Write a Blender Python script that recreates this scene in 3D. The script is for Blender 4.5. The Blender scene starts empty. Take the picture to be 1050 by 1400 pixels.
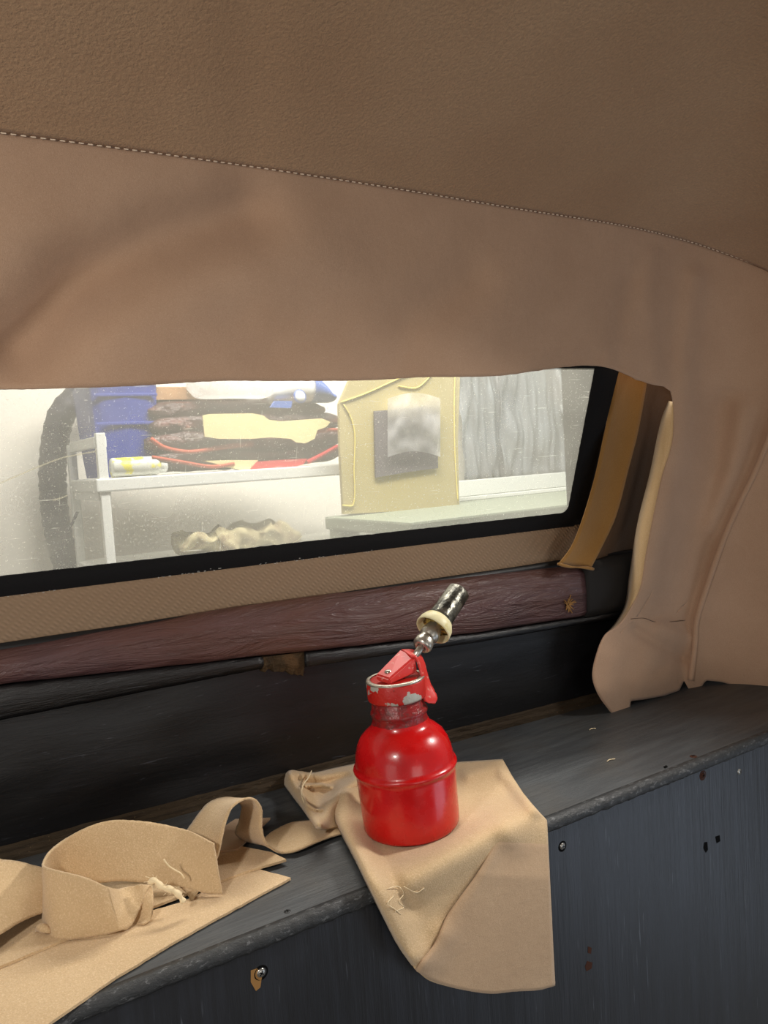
import bpy, bmesh, math, random
from mathutils import Vector, Matrix, noise
random.seed(7)
C = bpy.context.scene.collection

# ------------------------------------------------------------------ camera, light, exposure
F, CW, CH = 1052.0, 1050, 1400
yaw, pitch, roll = math.radians(57.7), math.radians(-4), math.radians(3.5)
FW = Vector((math.cos(yaw)*math.cos(pitch), math.sin(yaw)*math.cos(pitch), math.sin(pitch)))
_r0 = Vector((math.sin(yaw), -math.cos(yaw), 0)); _u0 = _r0.cross(FW)
RT = _r0*math.cos(roll) - _u0*math.sin(roll)
UP = _r0*math.sin(roll) + _u0*math.cos(roll)
cd = bpy.data.cameras.new('camera'); cam = bpy.data.objects.new('camera', cd); C.objects.link(cam)
cam.matrix_world = Matrix(((RT.x, UP.x, -FW.x, 0), (RT.y, UP.y, -FW.y, 0), (RT.z, UP.z, -FW.z, 0), (0, 0, 0, 1)))
cd.sensor_fit = 'VERTICAL'; cd.sensor_height = 34.6; cd.lens = F/CH*34.6; cd.clip_start = 0.01
bpy.context.scene.camera = cam
vs = bpy.context.scene.view_settings
vs.view_transform = 'Standard'; vs.look = 'None'; vs.exposure = 0.0; vs.gamma = 1.0; vs.use_curve_mapping = False
w = bpy.data.worlds.new('world'); bpy.context.scene.world = w; w.use_nodes = True
w.node_tree.nodes['Background'].inputs[0].default_value = (1.0, .96, .92, 1)
w.node_tree.nodes['Background'].inputs[1].default_value = 0.26

def area(name, loc, target, size, power, col, size_y=None, spread=180):
    l = bpy.data.lights.new(name, 'AREA'); l.energy = power; l.color = col; l.size = size
    l.spread = math.radians(spread)
    if size_y: l.shape = 'RECTANGLE'; l.size_y = size_y
    o = bpy.data.objects.new(name, l); C.objects.link(o); o.location = loc
    o.rotation_euler = (Vector(target)-Vector(loc)).to_track_quat('-Z', 'Y').to_euler()
    return o
area('work_lamp', (-.30, .14, .16), (.24, .62, -.34), .06, 1.35, (1, .94, .86), spread=130)
area('work_lamp', (.86, .34, .14), (.26, .50, -.40), .08, 1.0, (1, .96, .90), spread=95)
area('door_light', (1.35, -.40, -.85), (.66, .52, -.50), .7, 2.4, (.70, .82, 1.0), .6)
area('workshop_light_left', (-1.4, -.30, -.35), (.4, .6, .15), .8, 2.3, (1, .94, .87))
area('added_fill_front', (.15, -1.4, -.5), (.25, .55, .2), .8, 4.0, (1, .95, .90))  # added fill for the rear curtain and headlining, no real lamp
area('workshop_tube_light', (.9, 1.35, 1.15), (1.0, 1.9, -.1), 1.3, 46, (1, .97, .92), .25)
area('workshop_tube_light', (2.3, 1.25, 1.15), (2.0, 2.2, -.1), 1.3, 13, (.95, 1, .97), .25)

# ------------------------------------------------------------------ geometry of sight lines on real surfaces
def ray(x, y): return FW + RT*((x-CW/2)/F) - UP*((y-CH/2)/F)
def atY(x, y, Y): d = ray(x, y); return d*(Y/d.y)
def atZ(x, y, Z): d = ray(x, y); return d*(Z/d.z)
def atD(x, y, D): return ray(x, y)*D
def hit(x, y, g, a=.2, b=1.9):
    d = ray(x, y); n = 60; t0 = a
    for i in range(1, n+1):
        t = a+(b-a)*i/n
        if g(d*t) > 0: break
        t0 = t
    t1 = t
    for _ in range(18):
        m = (t0+t1)/2
        if g(d*m) > 0: t1 = m
        else: t0 = m
    return d*((t0+t1)/2)
def cr(pts, n):
    """Catmull-Rom through pts (any dim), n samples evenly by chord length"""
    P = [Vector(p) for p in pts]; L = [0]
    for a, b in zip(P, P[1:]): L.append(L[-1]+max((b-a).length, 1e-9))
    out = []
    for i in range(n):
        s = L[-1]*i/(n-1); k = 0
        while k < len(P)-2 and s > L[k+1]: k += 1
        t = (s-L[k])/(L[k+1]-L[k])
        p1, p2 = P[k], P[k+1]
        p0 = P[k-1] if k > 0 else p1*2-p2
        p3 = P[k+2] if k+2 < len(P) else p2*2-p1
        d1 = (p2-p0)/max(L[k+1]-(L[k-1] if k > 0 else 2*L[k]-L[k+1]), 1e-9)
        d2 = (p3-p1)/max((L[k+2] if k+2 < len(P) else 2*L[k+1]-L[k])-L[k], 1e-9)
        h = L[k+1]-L[k]
        out.append(p1*(2*t**3-3*t*t+1) + d1*h*(t**3-2*t*t+t) + p2*(-2*t**3+3*t*t) + d2*h*(t**3-t*t))
    return out
def lin(pts, n):
    P = [Vector(p) for p in pts]; L = [0]
    for a, b in zip(P, P[1:]): L.append(L[-1]+(b-a).length)
    out = []
    for i in range(n):
        s = L[-1]*i/(n-1); k = 0
        while k < len(P)-2 and s > L[k+1]: k += 1
        out.append(P[k].lerp(P[k+1], (s-L[k])/max(L[k+1]-L[k], 1e-9)))
    return out
def coons(top, right, bottom, left):
    """sampled 2D borders: top, bottom share n; left, right share m; returns m rows of n"""
    n, m = len(top), len(left); g = []
    for j in range(m):
        v = j/(m-1); row = []
        for i in range(n):
            u = i/(n-1)
            a = top[i]*(1-v)+bottom[i]*v; b = left[j]*(1-u)+right[j]*u
            c = top[0]*(1-u)*(1-v)+top[-1]*u*(1-v)+bottom[0]*(1-u)*v+bottom[-1]*u*v
            row.append(a+b-c)
        g.append(row)
    return g
def seg_d(p, pts):
    best = 1e9
    for a, b in zip(pts, pts[1:]):
        ax, ay, bx, by = a[0], a[1], b[0], b[1]
        dx, dy = bx-ax, by-ay; t = max(0, min(1, ((p[0]-ax)*dx+(p[1]-ay)*dy)/(dx*dx+dy*dy)))
        best = min(best, math.hypot(p[0]-ax-t*dx, p[1]-ay-t*dy))
    return best
def ridge(p, pts, w, a): return a*math.exp(-(seg_d(p, pts)/w)**2)
def fnoise(v, s): return noise.noise(Vector(v)*s)

# ------------------------------------------------------------------ objects
def lnk(name, me, m, parent=None):
    o = bpy.data.objects.new(name, me); C.objects.link(o)
    if m: me.materials.append(m)
    if parent:
        o.parent = parent
        T = Matrix.Translation(-world_loc(parent))
        me.transform(T)
    return o
def world_loc(o):
    v = Vector(o.location)
    while o.parent: o = o.parent; v = v+Vector(o.location)
    return v
def tag(o, label=None, cat=None, group=None, kind=None):
    if label: o['label'] = label
    if cat: o['category'] = cat
    if group: o['group'] = group
    if kind: o['kind'] = kind
    return o
def empty(name, loc, label, cat, group=None):
    o = bpy.data.objects.new(name, None); C.objects.link(o); o.location = loc; o.empty_display_size = .02
    return tag(o, label, cat, group)
def grid(name, rows, m, parent=None, thick=0, smooth=True, closed=False, off=-1):
    n = len(rows[0]); vs_ = [tuple(p) for r in rows for p in r]; fs = []
    for j in range(len(rows)-1):
        for i in range(n-1 if not closed else n):
            k = (i+1) % n
            fs.append((j*n+i, j*n+k, (j+1)*n+k, (j+1)*n+i))
    me = bpy.data.meshes.new(name); me.from_pydata(vs_, [], fs)
    if smooth: me.polygons.foreach_set('use_smooth', [True]*len(fs))
    o = lnk(name, me, m, parent)
    if thick:
        s = o.modifiers.new('thickness', 'SOLIDIFY'); s.thickness = thick; s.offset = off
    return o
def from_bm(name, bm, m, parent=None, smooth=False):
    bmesh.ops.recalc_face_normals(bm, faces=bm.faces)
    me = bpy.data.meshes.new(name); bm.to_mesh(me); bm.free()
    if smooth:
        for p in me.polygons: p.use_smooth = True
    return lnk(name, me, m, parent)
def hexa(bm, p8):
    v = [bm.verts.new(p) for p in p8]
    for f in ((0,1,2,3), (7,6,5,4), (0,4,5,1), (1,5,6,2), (2,6,7,3), (3,7,4,0)): bm.faces.new([v[i] for i in f])
    return v
def bx(bm, a, b):
    (x0,y0,z0), (x1,y1,z1) = a, b
    return hexa(bm, [(x0,y0,z0),(x1,y0,z0),(x1,y1,z0),(x0,y1,z0),(x0,y0,z1),(x1,y0,z1),(x1,y1,z1),(x0,y1,z1)])
def box(name, a, b, m, parent=None, bev=.002):
    bm = bmesh.new(); bx(bm, a, b)
    if bev: bmesh.ops.bevel(bm, geom=bm.edges[:], offset=bev, segments=2, affect='EDGES', profile=.6)
    return from_bm(name, bm, m, parent)
def lathe(name, prof, base, axis, m, parent=None, n=48, wob=0):
    axis = Vector(axis).normalized(); a = axis.orthogonal().normalized(); b = axis.cross(a); rows = []
    for r, h in prof:
        rows.append([Vector(base)+axis*h+(a*math.cos(t)+b*math.sin(t))*max(r, 1e-5)*(1+wob*fnoise((math.cos(t)*3, math.sin(t)*3, h*90), 1)) for t in [2*math.pi*i/n for i in range(n)]])
    o = grid(name, rows, m, parent, closed=True)
    bm = bmesh.new(); bm.from_mesh(o.data); bmesh.ops.remove_doubles(bm, verts=bm.verts, dist=5e-5)
    bmesh.ops.recalc_face_normals(bm, faces=bm.faces); bm.to_mesh(o.data); bm.free()
    return o
def tube(name, pts, r, m, parent=None, n=8, k=40, rfun=None):
    P = cr(pts, k); rows = []; up = Vector((.13, .3, .95))
    for i, p in enumerate(P):
        t = (P[min(i+1, k-1)]-P[max(i-1, 0)]).normalized(); a = t.cross(up).normalized(); b = t.cross(a)
        rr = r*(rfun(i/(k-1)) if rfun else 1)
        if i in (0, k-1): rows.append([p+a*0 for _ in range(n)]) if i == 0 else None
        rows.append([p+(a*math.cos(q)+b*math.sin(q))*rr for q in [2*math.pi*j/n for j in range(n)]])
        if i == k-1: rows.append([p for _ in range(n)])
    return grid(name, rows, m, parent, closed=True)
def ribbon(name, secs, m, parent=None, n=60, mrow=10, thick=.0018, fuzz=.0006, curve=cr, bow=0):
    A = curve([s[0] for s in secs], n); B = curve([s[1] for s in secs], n); rows = []
    for i in range(n):
        r = []
        for j in range(mrow+1):
            t = j/mrow; p = A[i].lerp(B[i], t)
            p = p+Vector((fnoise(p, 35), fnoise(p+Vector((5,0,0)), 35), fnoise(p+Vector((9,0,0)), 35)))*fuzz
            if j in (0, mrow) or i in (0, n-1): p = p+Vector((fnoise(p, 400), fnoise(p, 500), 0))*.0005
            r.append(p)
        rows.append(r)
    return grid(name, rows, m, parent, thick=thick, off=0)

# ------------------------------------------------------------------ materials
def lc(r, g, b):
    f = lambda c: (c/255/12.92 if c/255 <= .04045 else ((c/255+.055)/1.055)**2.4)
    return (f(r), f(g), f(b), 1)
class M:
    def __init__(s, name, col, rough=.6, spec=.5, metal=0, sheen=0, coat=0):
        s.m = bpy.data.materials.new(name); s.m.use_nodes = True; s.t = s.m.node_tree; s.N = s.t.nodes; s.L = s.t.links
        s.b = s.N['Principled BSDF']; i = s.b.inputs
        i['Base Color'].default_value = col; i['Roughness'].default_value = rough; i['Metallic'].default_value = metal
        i['Specular IOR Level'].default_value = spec; i['Sheen Weight'].default_value = sheen; i['Coat Weight'].default_value = coat
        s.col = None; s.base = col; s.hn = None
        s.geo = s.N.new('ShaderNodeNewGeometry').outputs['Position']
    def coord(s, sc):
        mp = s.N.new('ShaderNodeMapping'); mp.inputs['Scale'].default_value = sc; s.L.new(s.geo, mp.inputs[0]); return mp.outputs[0]
    def noise(s, scale, det=4, rough=.55, stretch=(1,1,1), dist=0):
        n = s.N.new('ShaderNodeTexNoise'); n.inputs['Scale'].default_value = scale; n.inputs['Detail'].default_value = det
        n.inputs['Roughness'].default_value = rough; n.inputs['Distortion'].default_value = dist
        s.L.new(s.coord(stretch), n.inputs['Vector']); return n.outputs['Fac']
    def voro(s, scale, stretch=(1,1,1), feature='F1'):
        n = s.N.new('ShaderNodeTexVoronoi'); n.feature = feature; n.inputs['Scale'].default_value = scale
        s.L.new(s.coord(stretch), n.inputs['Vector']); return n.outputs['Distance']
    def ramp(s, fac, a, b, ca=0, cb=1):
        n = s.N.new('ShaderNodeMapRange'); n.inputs[1].default_value = a; n.inputs[2].default_value = b
        n.inputs[3].default_value = ca; n.inputs[4].default_value = cb; s.L.new(fac, n.inputs[0]); return n.outputs[0]
    def mul(s, a, b):
        n = s.N.new('ShaderNodeMath'); n.operation = 'MULTIPLY'; s.L.new(a, n.inputs[0])
        if isinstance(b, float): n.inputs[1].default_value = b
        else: s.L.new(b, n.inputs[1])
        return n.outputs[0]
    def over(s, fac, col):
        n = s.N.new('ShaderNodeMix'); n.data_type = 'RGBA'; s.L.new(fac, n.inputs[0])
        if s.col: s.L.new(s.col, n.inputs[6])
        else: n.inputs[6].default_value = s.base
        n.inputs[7].default_value = col; s.col = n.outputs[2]; s.L.new(s.col, s.b.inputs['Base Color']); return s
    def bump(s, fac, dist, strength=1):
        n = s.N.new('ShaderNodeBump'); n.inputs['Distance'].default_value = dist; n.inputs['Strength'].default_value = strength
        s.L.new(fac, n.inputs['Height'])
        if s.hn: s.L.new(s.hn, n.inputs['Normal'])
        s.hn = n.outputs[0]; s.L.new(s.hn, s.b.inputs['Normal']); return s
    def to(s, fac, inp): s.L.new(fac, s.b.inputs[inp]); return s

def cloth_mat(name, col, dark, light, grain=900, bd=.0012):
    m = M(name, col, .95, .15, sheen=.25)
    m.over(m.ramp(m.noise(14, 3), .35, .7, 0, .6), dark)
    m.over(m.ramp(m.noise(grain, 2), .5, .72, 0, .55), light)
    m.over(m.ramp(m.noise(grain*.55, 2), .32, .5, .45, 0), dark)
    m.bump(m.noise(grain, 3), bd, .55).bump(m.noise(90, 3), .002, .35)
    return m.m
face = cloth_mat('tan_felt_face', lc(210,182,142), lc(192,162,122), lc(234,210,174))
under = cloth_mat('tan_felt_underside', lc(194,165,133), lc(180,150,119), lc(206,180,150), 1400, .0006)
hoodm = cloth_mat('headlining_cloth', lc(190,158,132), lc(176,144,118), lc(206,176,152), 1500, .0006)
m = M('grained_headlining', lc(180,149,118), .8, .3, sheen=.2)
m.over(m.ramp(m.noise(420, 3), .42, .68, 0, .6), lc(200,166,132)); m.over(m.ramp(m.noise(6, 2), .35, .7, 0, .4), lc(160,124,92))
m.bump(m.noise(330, 3, .6), .0022, .7); roofm = m.m
lining = cloth_mat('lit_lining_edge', lc(226,194,146), lc(214,180,130), lc(240,214,174))  # paler than the headlining: light from the window side painted into the colour
mustard = cloth_mat('mustard_cloth', lc(150,110,58), lc(134,96,46), lc(164,124,70), 1200, .0005)
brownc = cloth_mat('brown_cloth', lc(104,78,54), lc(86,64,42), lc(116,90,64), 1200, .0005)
m = M('woven_hood_cloth', lc(142,120,98), .85, .2)
wv = m.N.new('ShaderNodeTexWave'); wv.inputs['Scale'].default_value = 110; m.L.new(m.coord((1, 0, 1)), wv.inputs['Vector']); wv.wave_type='BANDS'; wv.bands_direction='DIAGONAL'
wv2 = m.N.new('ShaderNodeTexWave'); wv2.inputs['Scale'].default_value = 50; m.L.new(m.coord((-1, 0, 1)), wv2.inputs['Vector']); wv2.bands_direction='DIAGONAL'
m.over(m.ramp(m.mul(wv.outputs['Fac'], wv2.outputs['Fac']), .0, .7, .35, 0), lc(118,98,76)); m.bump(m.mul(wv.outputs['Fac'], wv2.outputs['Fac']), .001, .7); weave = m.m

m = M('black_painted_shelf', lc(62,65,68), .45, .5)
m.over(m.ramp(m.noise(60, 5, .65, (.18, 1.6, 1)), .4, .75, 0, .55), lc(92,96,98))
m.over(m.ramp(m.noise(9, 4), .5, .75, 0, .5), lc(76,70,60))
m.over(m.ramp(m.noise(420, 2), .72, .78, 0, .6), lc(140,138,130))
m.bump(m.noise(130, 5, .7, (.15, 1.8, 1)), .0012, .6).to(m.ramp(m.noise(25, 3, .5, (.3, 1, 1)), .3, .7, .38, .6), 'Roughness'); shelfm = m.m
m = M('worn_board_edge', lc(46,48,50), .5, .5)
m.over(m.ramp(m.noise(260, 4, .7, (.5, 1, 1)), .57, .63, 0, .75), lc(104,106,108)); m.bump(m.noise(160, 5, .7, (.6, 1, 1)), .002, .9); edgem = m.m
m = M('black_painted_ply', lc(27,29,34), .42, .6)
m.over(m.ramp(m.noise(45, 5, .65, (1.6, 1, .12)), .42, .75, 0, .6), lc(48,53,63))
m.over(m.ramp(m.noise(7, 3, .5), .45, .75, 0, .4), lc(24,25,28))
m.over(m.ramp(m.noise(160, 3, .6, (2.2, 1, .1)), .66, .72, 0, .5), lc(96,102,112))
m.bump(m.noise(90, 5, .7, (1.8, 1, .1)), .0010, .7); plym = m.m
m = M('black_panel', lc(13,13,15), .42, .4)
m.over(m.ramp(m.noise(30, 5, .6, (.35, 1, 1.2), 1.2), .55, .8, 0, .5), lc(30,31,36))
m.over(m.ramp(m.noise(5.2, 3), .62, .78, 0, .55), lc(58,46,30))
m.over(m.ramp(m.noise(60, 4, .6, (.25, 1, 2.2), 2.2), .66, .72, 0, .5), lc(78,80,88))
m.bump(m.noise(60, 5, .65, (.25, 1, 1.6), 1.5), .0006, .5); blackm = m.m
m = M('black_gloss_rail', lc(15,15,17), .34, .6)
m.over(m.ramp(m.noise(150, 4, .7, (.2, 1, 2)), .62, .74, 0, .6), lc(80,84,90)); m.bump(m.noise(130, 5, .7, (.2, 1, 2)), .0016, .9); railm = m.m
m = M('dusty_moulding', lc(60,49,35), .7, .3)
m.over(m.ramp(m.noise(120, 4, .7, (.25, 1, 2)), .5, .7, 0, .8), lc(30,24,18)); m.over(m.ramp(m.noise(380, 3), .66, .74, 0, .6), lc(130,108,78))
m.bump(m.noise(160, 4, .7, (.3, 1, 2)), .002, .8); mouldm = m.m
m = M('plum_vinyl_wrap', lc(88,63,65), .36, .5)
m.over(m.ramp(m.noise(26, 4, .6, (.3, 1, 2), .8), .42, .7, 0, .7), lc(64,44,45))
m.over(m.ramp(m.noise(4, 3), .42, .62, 0, .8), lc(92,60,50)); m.over(m.ramp(m.noise(75, 4, .65, (.18, 1, 2.5), .6), .6, .72, 0, .45), lc(134,108,112))
m.bump(m.noise(30, 5, .65, (.22, 1, 1.8), 1.8), .008, .8).bump(m.noise(200, 3, .6, (.3, 1, 2)), .001, .6); plum = m.m
m = M('bare_worn_wood', lc(74,58,38), .8, .2)
m.over(m.ramp(m.noise(60, 4, .6, (1, 1, .4)), .4, .65, 0, .85), lc(30,24,18)); m.over(m.ramp(m.noise(25, 3), .62, .72, 0, .4), lc(100,72,44)); m.bump(m.noise(150, 4, .7), .003, 1); woodm = m.m
m = M('black_felt_frame', lc(15,15,17), .9, .25); m.bump(m.noise(700, 3), .001, .5); framem = m.m
m = M('frame_glue_flecks', lc(165,165,160), .5); fleck = m.m
dark = M('black_rail_end_and_shade', lc(20,17,15), .8).m  # black of the rail end; also stands for deep shade in the corner
m = M('red_enamel', lc(196,10,14), .2, .55, coat=.25)
m.over(m.ramp(m.noise(24, 4, .6), .5, .75, 0, .45), lc(146,6,10))
m.over(m.ramp(m.noise(230, 4, .7), .72, .76, 0, .6), lc(224,120,110)); m.over(m.ramp(m.noise(120, 4, .7, (2, 2, .6)), .71, .73, 0, .8), lc(90,60,56))
m.bump(m.noise(70, 3, .5), .0006, .4).to(m.ramp(m.noise(60, 4), .3, .7, .16, .36), 'Roughness'); redm = m.m
m = M('grimy_red_neck', lc(140,22,24), .3, .5)
m.over(m.ramp(m.noise(160, 4, .7), .45, .62, 0, .7), lc(86,50,46)); m.over(m.ramp(m.noise(260, 4, .7), .62, .68, 0, .6), lc(190,130,124)); m.bump(m.noise(160, 4, .6), .0015, .8); neckm = m.m
m = M('chipped_red_cap', lc(184,30,22), .42, .5)
m.over(m.ramp(m.noise(48, 5, .6), .60, .615, 0, 1), lc(170,168,158)); m.over(m.ramp(m.noise(240, 4, .7), .64, .68, 0, .7), lc(96,44,34)); m.bump(m.noise(85, 5, .6), .0015, .8); capm = m.m
_n = m.N.new('ShaderNodeVectorMath'); _n.operation = 'DISTANCE'; m.L.new(m.geo, _n.inputs[0]); _n.inputs[1].default_value = atD(565, 962, .690)
_a = m.N.new('ShaderNodeMath'); _a.operation = 'MULTIPLY_ADD'; m.L.new(m.noise(110, 4, .6), _a.inputs[0]); _a.inputs[1].default_value = .022; m.L.new(_n.outputs['Value'], _a.inputs[2])
m.over(m.ramp(_a.outputs[0], .0212, .0206, 0, 1), lc(172,172,164))
m = M('worn_and_lit_red_lever', lc(206,50,44), .38, .5)
m.over(m.ramp(m.noise(150, 4, .65), .6, .66, 0, .75), lc(214,150,136)); m.over(m.ramp(m.noise(210, 4, .7), .68, .71, 0, .8), lc(100,66,56)); leverm = m.m  # pinkish patches paint in light from above as well as wear
m = M('bare_cap_metal', lc(196,190,176), .38, .5, .75); m.over(m.ramp(m.noise(240, 4), .6, .7, 0, .7), lc(150,50,40)); m.bump(m.noise(300, 3), .0006, .6); rimm = m.m
def near_pt(m, pt, r0, r1):
    n = m.N.new('ShaderNodeVectorMath'); n.operation = 'DISTANCE'; m.L.new(m.geo, n.inputs[0]); n.inputs[1].default_value = pt
    return m.ramp(n.outputs['Value'], r0, r1, 1, 0)
m = M('dull_steel', lc(190,186,176), .32, .5, .85); m.over(m.ramp(m.noise(180, 4), .5, .7, 0, .6), lc(120,112,98)); m.bump(m.noise(300, 3), .0006, .4); steel = m.m
m = M('dirty_dark_steel', lc(120,118,108), .28, .5, .8)
m.over(m.ramp(m.noise(60, 4, .6), .46, .58, 0, .9), lc(40,40,36)); m.over(m.ramp(m.noise(210, 4, .65), .66, .7, 0, 1), lc(196,190,168)); m.bump(m.noise(210, 4), .0012, .6); tubem = m.m
m = M('yellowed_plastic', lc(222,214,172), .45, .4); m.over(m.ramp(m.noise(130, 4), .5, .65, 0, .6), lc(200,184,110)); plastic = m.m
m = M('dried_glue', lc(176,150,70), .5, .4); m.over(m.ramp(m.noise(230, 4), .42, .58, 0, .9), lc(60,48,24)); m.bump(m.noise(230, 4), .003, 1); glue = m.m
screwm = M('screw_steel', lc(180,178,172), .3, .5, .9).m
rust = M('rusty_hole', lc(70,42,30), .8, .2).m
rust2 = M('splintered_wood', lc(150,112,66), .8, .2).m
blackhole = M('black_hole', lc(8,8,8), .9, .1).m
thread = M('cream_thread', lc(236,216,176), .9, .2, sheen=.3).m
stitchm = M('pale_stitch_thread', lc(240,222,198), .8, .2).m
# garage
m = M('white_wall_paint', lc(236,232,222), .8); m.over(m.ramp(m.noise(3, 3), .4, .8, 0, .3), lc(214,208,194)); wallm = m.m
concrete = M('concrete', lc(130,126,118), .85); concrete.over(concrete.ramp(concrete.noise(4, 5), .4, .7, 0, .6), lc(104,100,94)); concrete = concrete.m
whitemetal = M('white_metal', lc(224,226,222), .4).m
m = M('blue_plastic', lc(34,58,150), .45); m.over(m.ramp(m.noise(30, 3, .6, (3, 3, .3)), .68, .74, 0, .6), lc(190,200,226)); blue = m.m
rubber = M('dark_rubber', lc(62,60,68), .6).m
cardb = M('brown_card', lc(176,136,96), .8); cardb.over(cardb.ramp(cardb.noise(40, 3), .5, .7, 0, .5), lc(140,100,66)); cardb = cardb.m
m = M('dark_quilted_plastic', lc(72,50,48), .4); m.over(m.ramp(m.noise(22, 4, .6, (.5, 1, 2)), .5, .66, 0, .8), lc(110,58,50)); m.over(m.ramp(m.noise(36, 3, .6, (.4, 1, 2)), .64, .72, 0, .8), lc(168,120,104)); m.bump(m.noise(24, 4), .02, 1); bagm = m.m
redcl = M('red_cloth', lc(200,44,48), .8).m
orangec = M('orange_cloth', lc(176,80,56), .8).m
m = M('cream_card', lc(228,214,160), .8); m.over(m.ramp(m.noise(8, 3), .4, .7, 0, .3), lc(214,198,142)); cream = m.m
tape = M('yellow_chalk_line', lc(222,204,110), .7).m
patt = M('olive_tan_card', lc(176,162,112), .8); patt.over(patt.ramp(patt.noise(5, 3), .4, .7, 0, .4), lc(160,148,98)); patt = patt.m
greysq = M('grey_felt', lc(104,98,100), .9).m
sheetm = M('grey_plastic_sheet', lc(124,128,132), .35); sheetm.over(sheetm.ramp(sheetm.noise(14, 3, .5, (4, 4, .2)), .45, .7, 0, .6), lc(158,164,168)); sheetm.over(sheetm.ramp(sheetm.noise(4, 2), .5, .7, 0, .6), lc(108,102,98)); sheetm = sheetm.m
benchm = M('grey_green_bench', lc(140,148,130), .5).m
ragm = M('crumpled_rag', lc(176,166,130), .9); ragm.over(ragm.ramp(ragm.noise(22, 4), .45, .62, 0, .8), lc(120,100,76)); ragm = ragm.m
labelm = M('can_label', lc(206,208,198), .4); labelm.over(labelm.ramp(labelm.noise(26, 2), .54, .6, 0, 1), lc(222,214,70)); labelm = labelm.m
white = M('white_plastic', lc(236,238,240), .35).m
iblue = M('appliance_blue', lc(70,104,180), .35).m
def film(name, tint, base, lo, hi, dens, rough=.12):
    """clear film: transparent, with a milky film and bright scratches where the noise says"""
    m = M(name, base, .35, .3); tr = m.N.new('ShaderNodeBsdfTransparent'); tr.inputs[0].default_value = tint
    mx = m.N.new('ShaderNodeMixShader'); out = m.N['Material Output']
    a = m.ramp(m.noise(5, 3), .3, .75, lo, hi)
    sp = m.ramp(m.noise(620, 2), .64, .74, 0, dens)
    s1 = m.ramp(m.noise(60, 2, .5, (.35, 1, 9), .3), .70, .74, 0, dens*.7)
    s2 = m.ramp(m.noise(70, 2, .5, (8, 1, .4), .3), .72, .75, 0, dens*.5)
    def add(x, y):
        n = m.N.new('ShaderNodeMath'); n.operation = 'ADD'; n.use_clamp = True; m.L.new(x, n.inputs[0]); m.L.new(y, n.inputs[1]); return n.outputs[0]
    m.L.new(add(add(a, sp), add(s1, s2)), mx.inputs[0]); m.L.new(tr.outputs[0], mx.inputs[1])
    tl = m.N.new('ShaderNodeBsdfTranslucent'); tl.inputs[0].default_value = base
    df = m.N.new('ShaderNodeMixShader'); df.inputs[0].default_value = .75
    m.L.new(m.b.outputs[0], df.inputs[1]); m.L.new(tl.outputs[0], df.inputs[2])
    m.L.new(df.outputs[0], mx.inputs[2]); m.L.new(mx.outputs[0], out.inputs['Surface']); return m.m
vinyl = film('scratched_clear_vinyl', (.98, .97, .93, 1), lc(244,242,228), .20, .42, .45)
clearbag = film('clear_bag_painted_glints', (.85, .88, .9, 1), lc(255,255,255), .1, 1.5, .5)  # milky white paints in the bright reflections of crumpled plastic

# ------------------------------------------------------------------ garage beyond the window (structure)
FL = -1.25
tag(box('wall_back', (-2.2, 2.40, FL), (4.6, 2.5, 1.5), wallm, bev=0), kind='structure')
tag(box('floor', (-2.2, -2.6, FL-.1), (4.6, 2.5, FL), concrete, bev=0), kind='structure')

# ------------------------------------------------------------------ car body: shelf, bulkheads, rails
SZ = -.35
def Yb(x): return .785-.07*x-.015*x*x
X0, X1 = -.75, 1.06
YF = .516
def yfront(x): return .532-.025*x
nX = 120
xs = [X0+(X1-X0)*i/nX for i in range(nX+1)]
def prof_extrude(name, prof, m, parent=None, xs=xs, jag=0, smooth=True, nf=60):
    """prof(x) -> list of (y,z); closed along section ends"""
    rows = []
    for x in xs:
        rows.append([Vector((x, y+jag*fnoise((x, i*3.1, 0), nf), z+jag*fnoise((x, i*3.1, 7), nf))) for i, (y, z) in enumerate(prof(x))])
    o = grid(name, rows, m, parent, smooth=smooth, closed=True)
    bm = bmesh.new(); bm.from_mesh(o.data)
    bmesh.ops.holes_fill(bm, edges=[e for e in bm.edges if e.is_boundary], sides=0)
    bmesh.ops.recalc_face_normals(bm, faces=bm.faces); bm.to_mesh(o.data); bm.free()
    return o
shelf = empty('parcel_shelf', (.4, YF, SZ), 'black-painted wooden shelf board with a worn front edge running under the rear window', 'shelf')
prof_extrude('board', lambda x: [(yfront(x)+.004, SZ), (Yb(x)+.02, SZ), (Yb(x)+.02, SZ-.011), (yfront(x)+.004, SZ-.011)], shelfm, shelf, smooth=False)
xe = [X0+(X1-X0)*i/600 for i in range(601)]
def edge_prof(x):
    j = .0012*fnoise((x, 0, 0), 90)+.0008*fnoise((x, 3, 0), 300)
    return [(yfront(x)+.009, SZ+.0006), (yfront(x)+.003+j, SZ+.0006), (yfront(x)-.001+j, SZ-.0025), (yfront(x)-.0015+j, SZ-.008), (yfront(x)+.002, SZ-.012+j), (yfront(x)+.009, SZ-.0115)]
o = prof_extrude('worn_edge', edge_prof, edgem, shelf, xs=xe); o['label'] = 'worn paint-chipped front edge'
bulk = empty('front_bulkhead', (.5, YF, SZ-.3), 'black-painted plywood panel with vertical grain and screws below the shelf edge', 'panel')
prof_extrude('panel', lambda x: [(yfront(x)+.004, SZ-.0105), (yfront(x)+.018, SZ-.0105), (yfront(x)+.018, SZ-.62), (yfront(x)+.004, SZ-.62)], plym, bulk, smooth=False)
back = empty('rear_bulkhead', (.3, .78, SZ), 'black-painted wooden panel with wavy grain behind the shelf, below the rail', 'panel')
rows = []
for j in range(31):
    z = SZ+.001+(.20)*j/30
    rows.append([Vector((x, Yb(x)+.014+.002*fnoise((x*2, z*6, 0), 5), z)) for x in xs])
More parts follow.
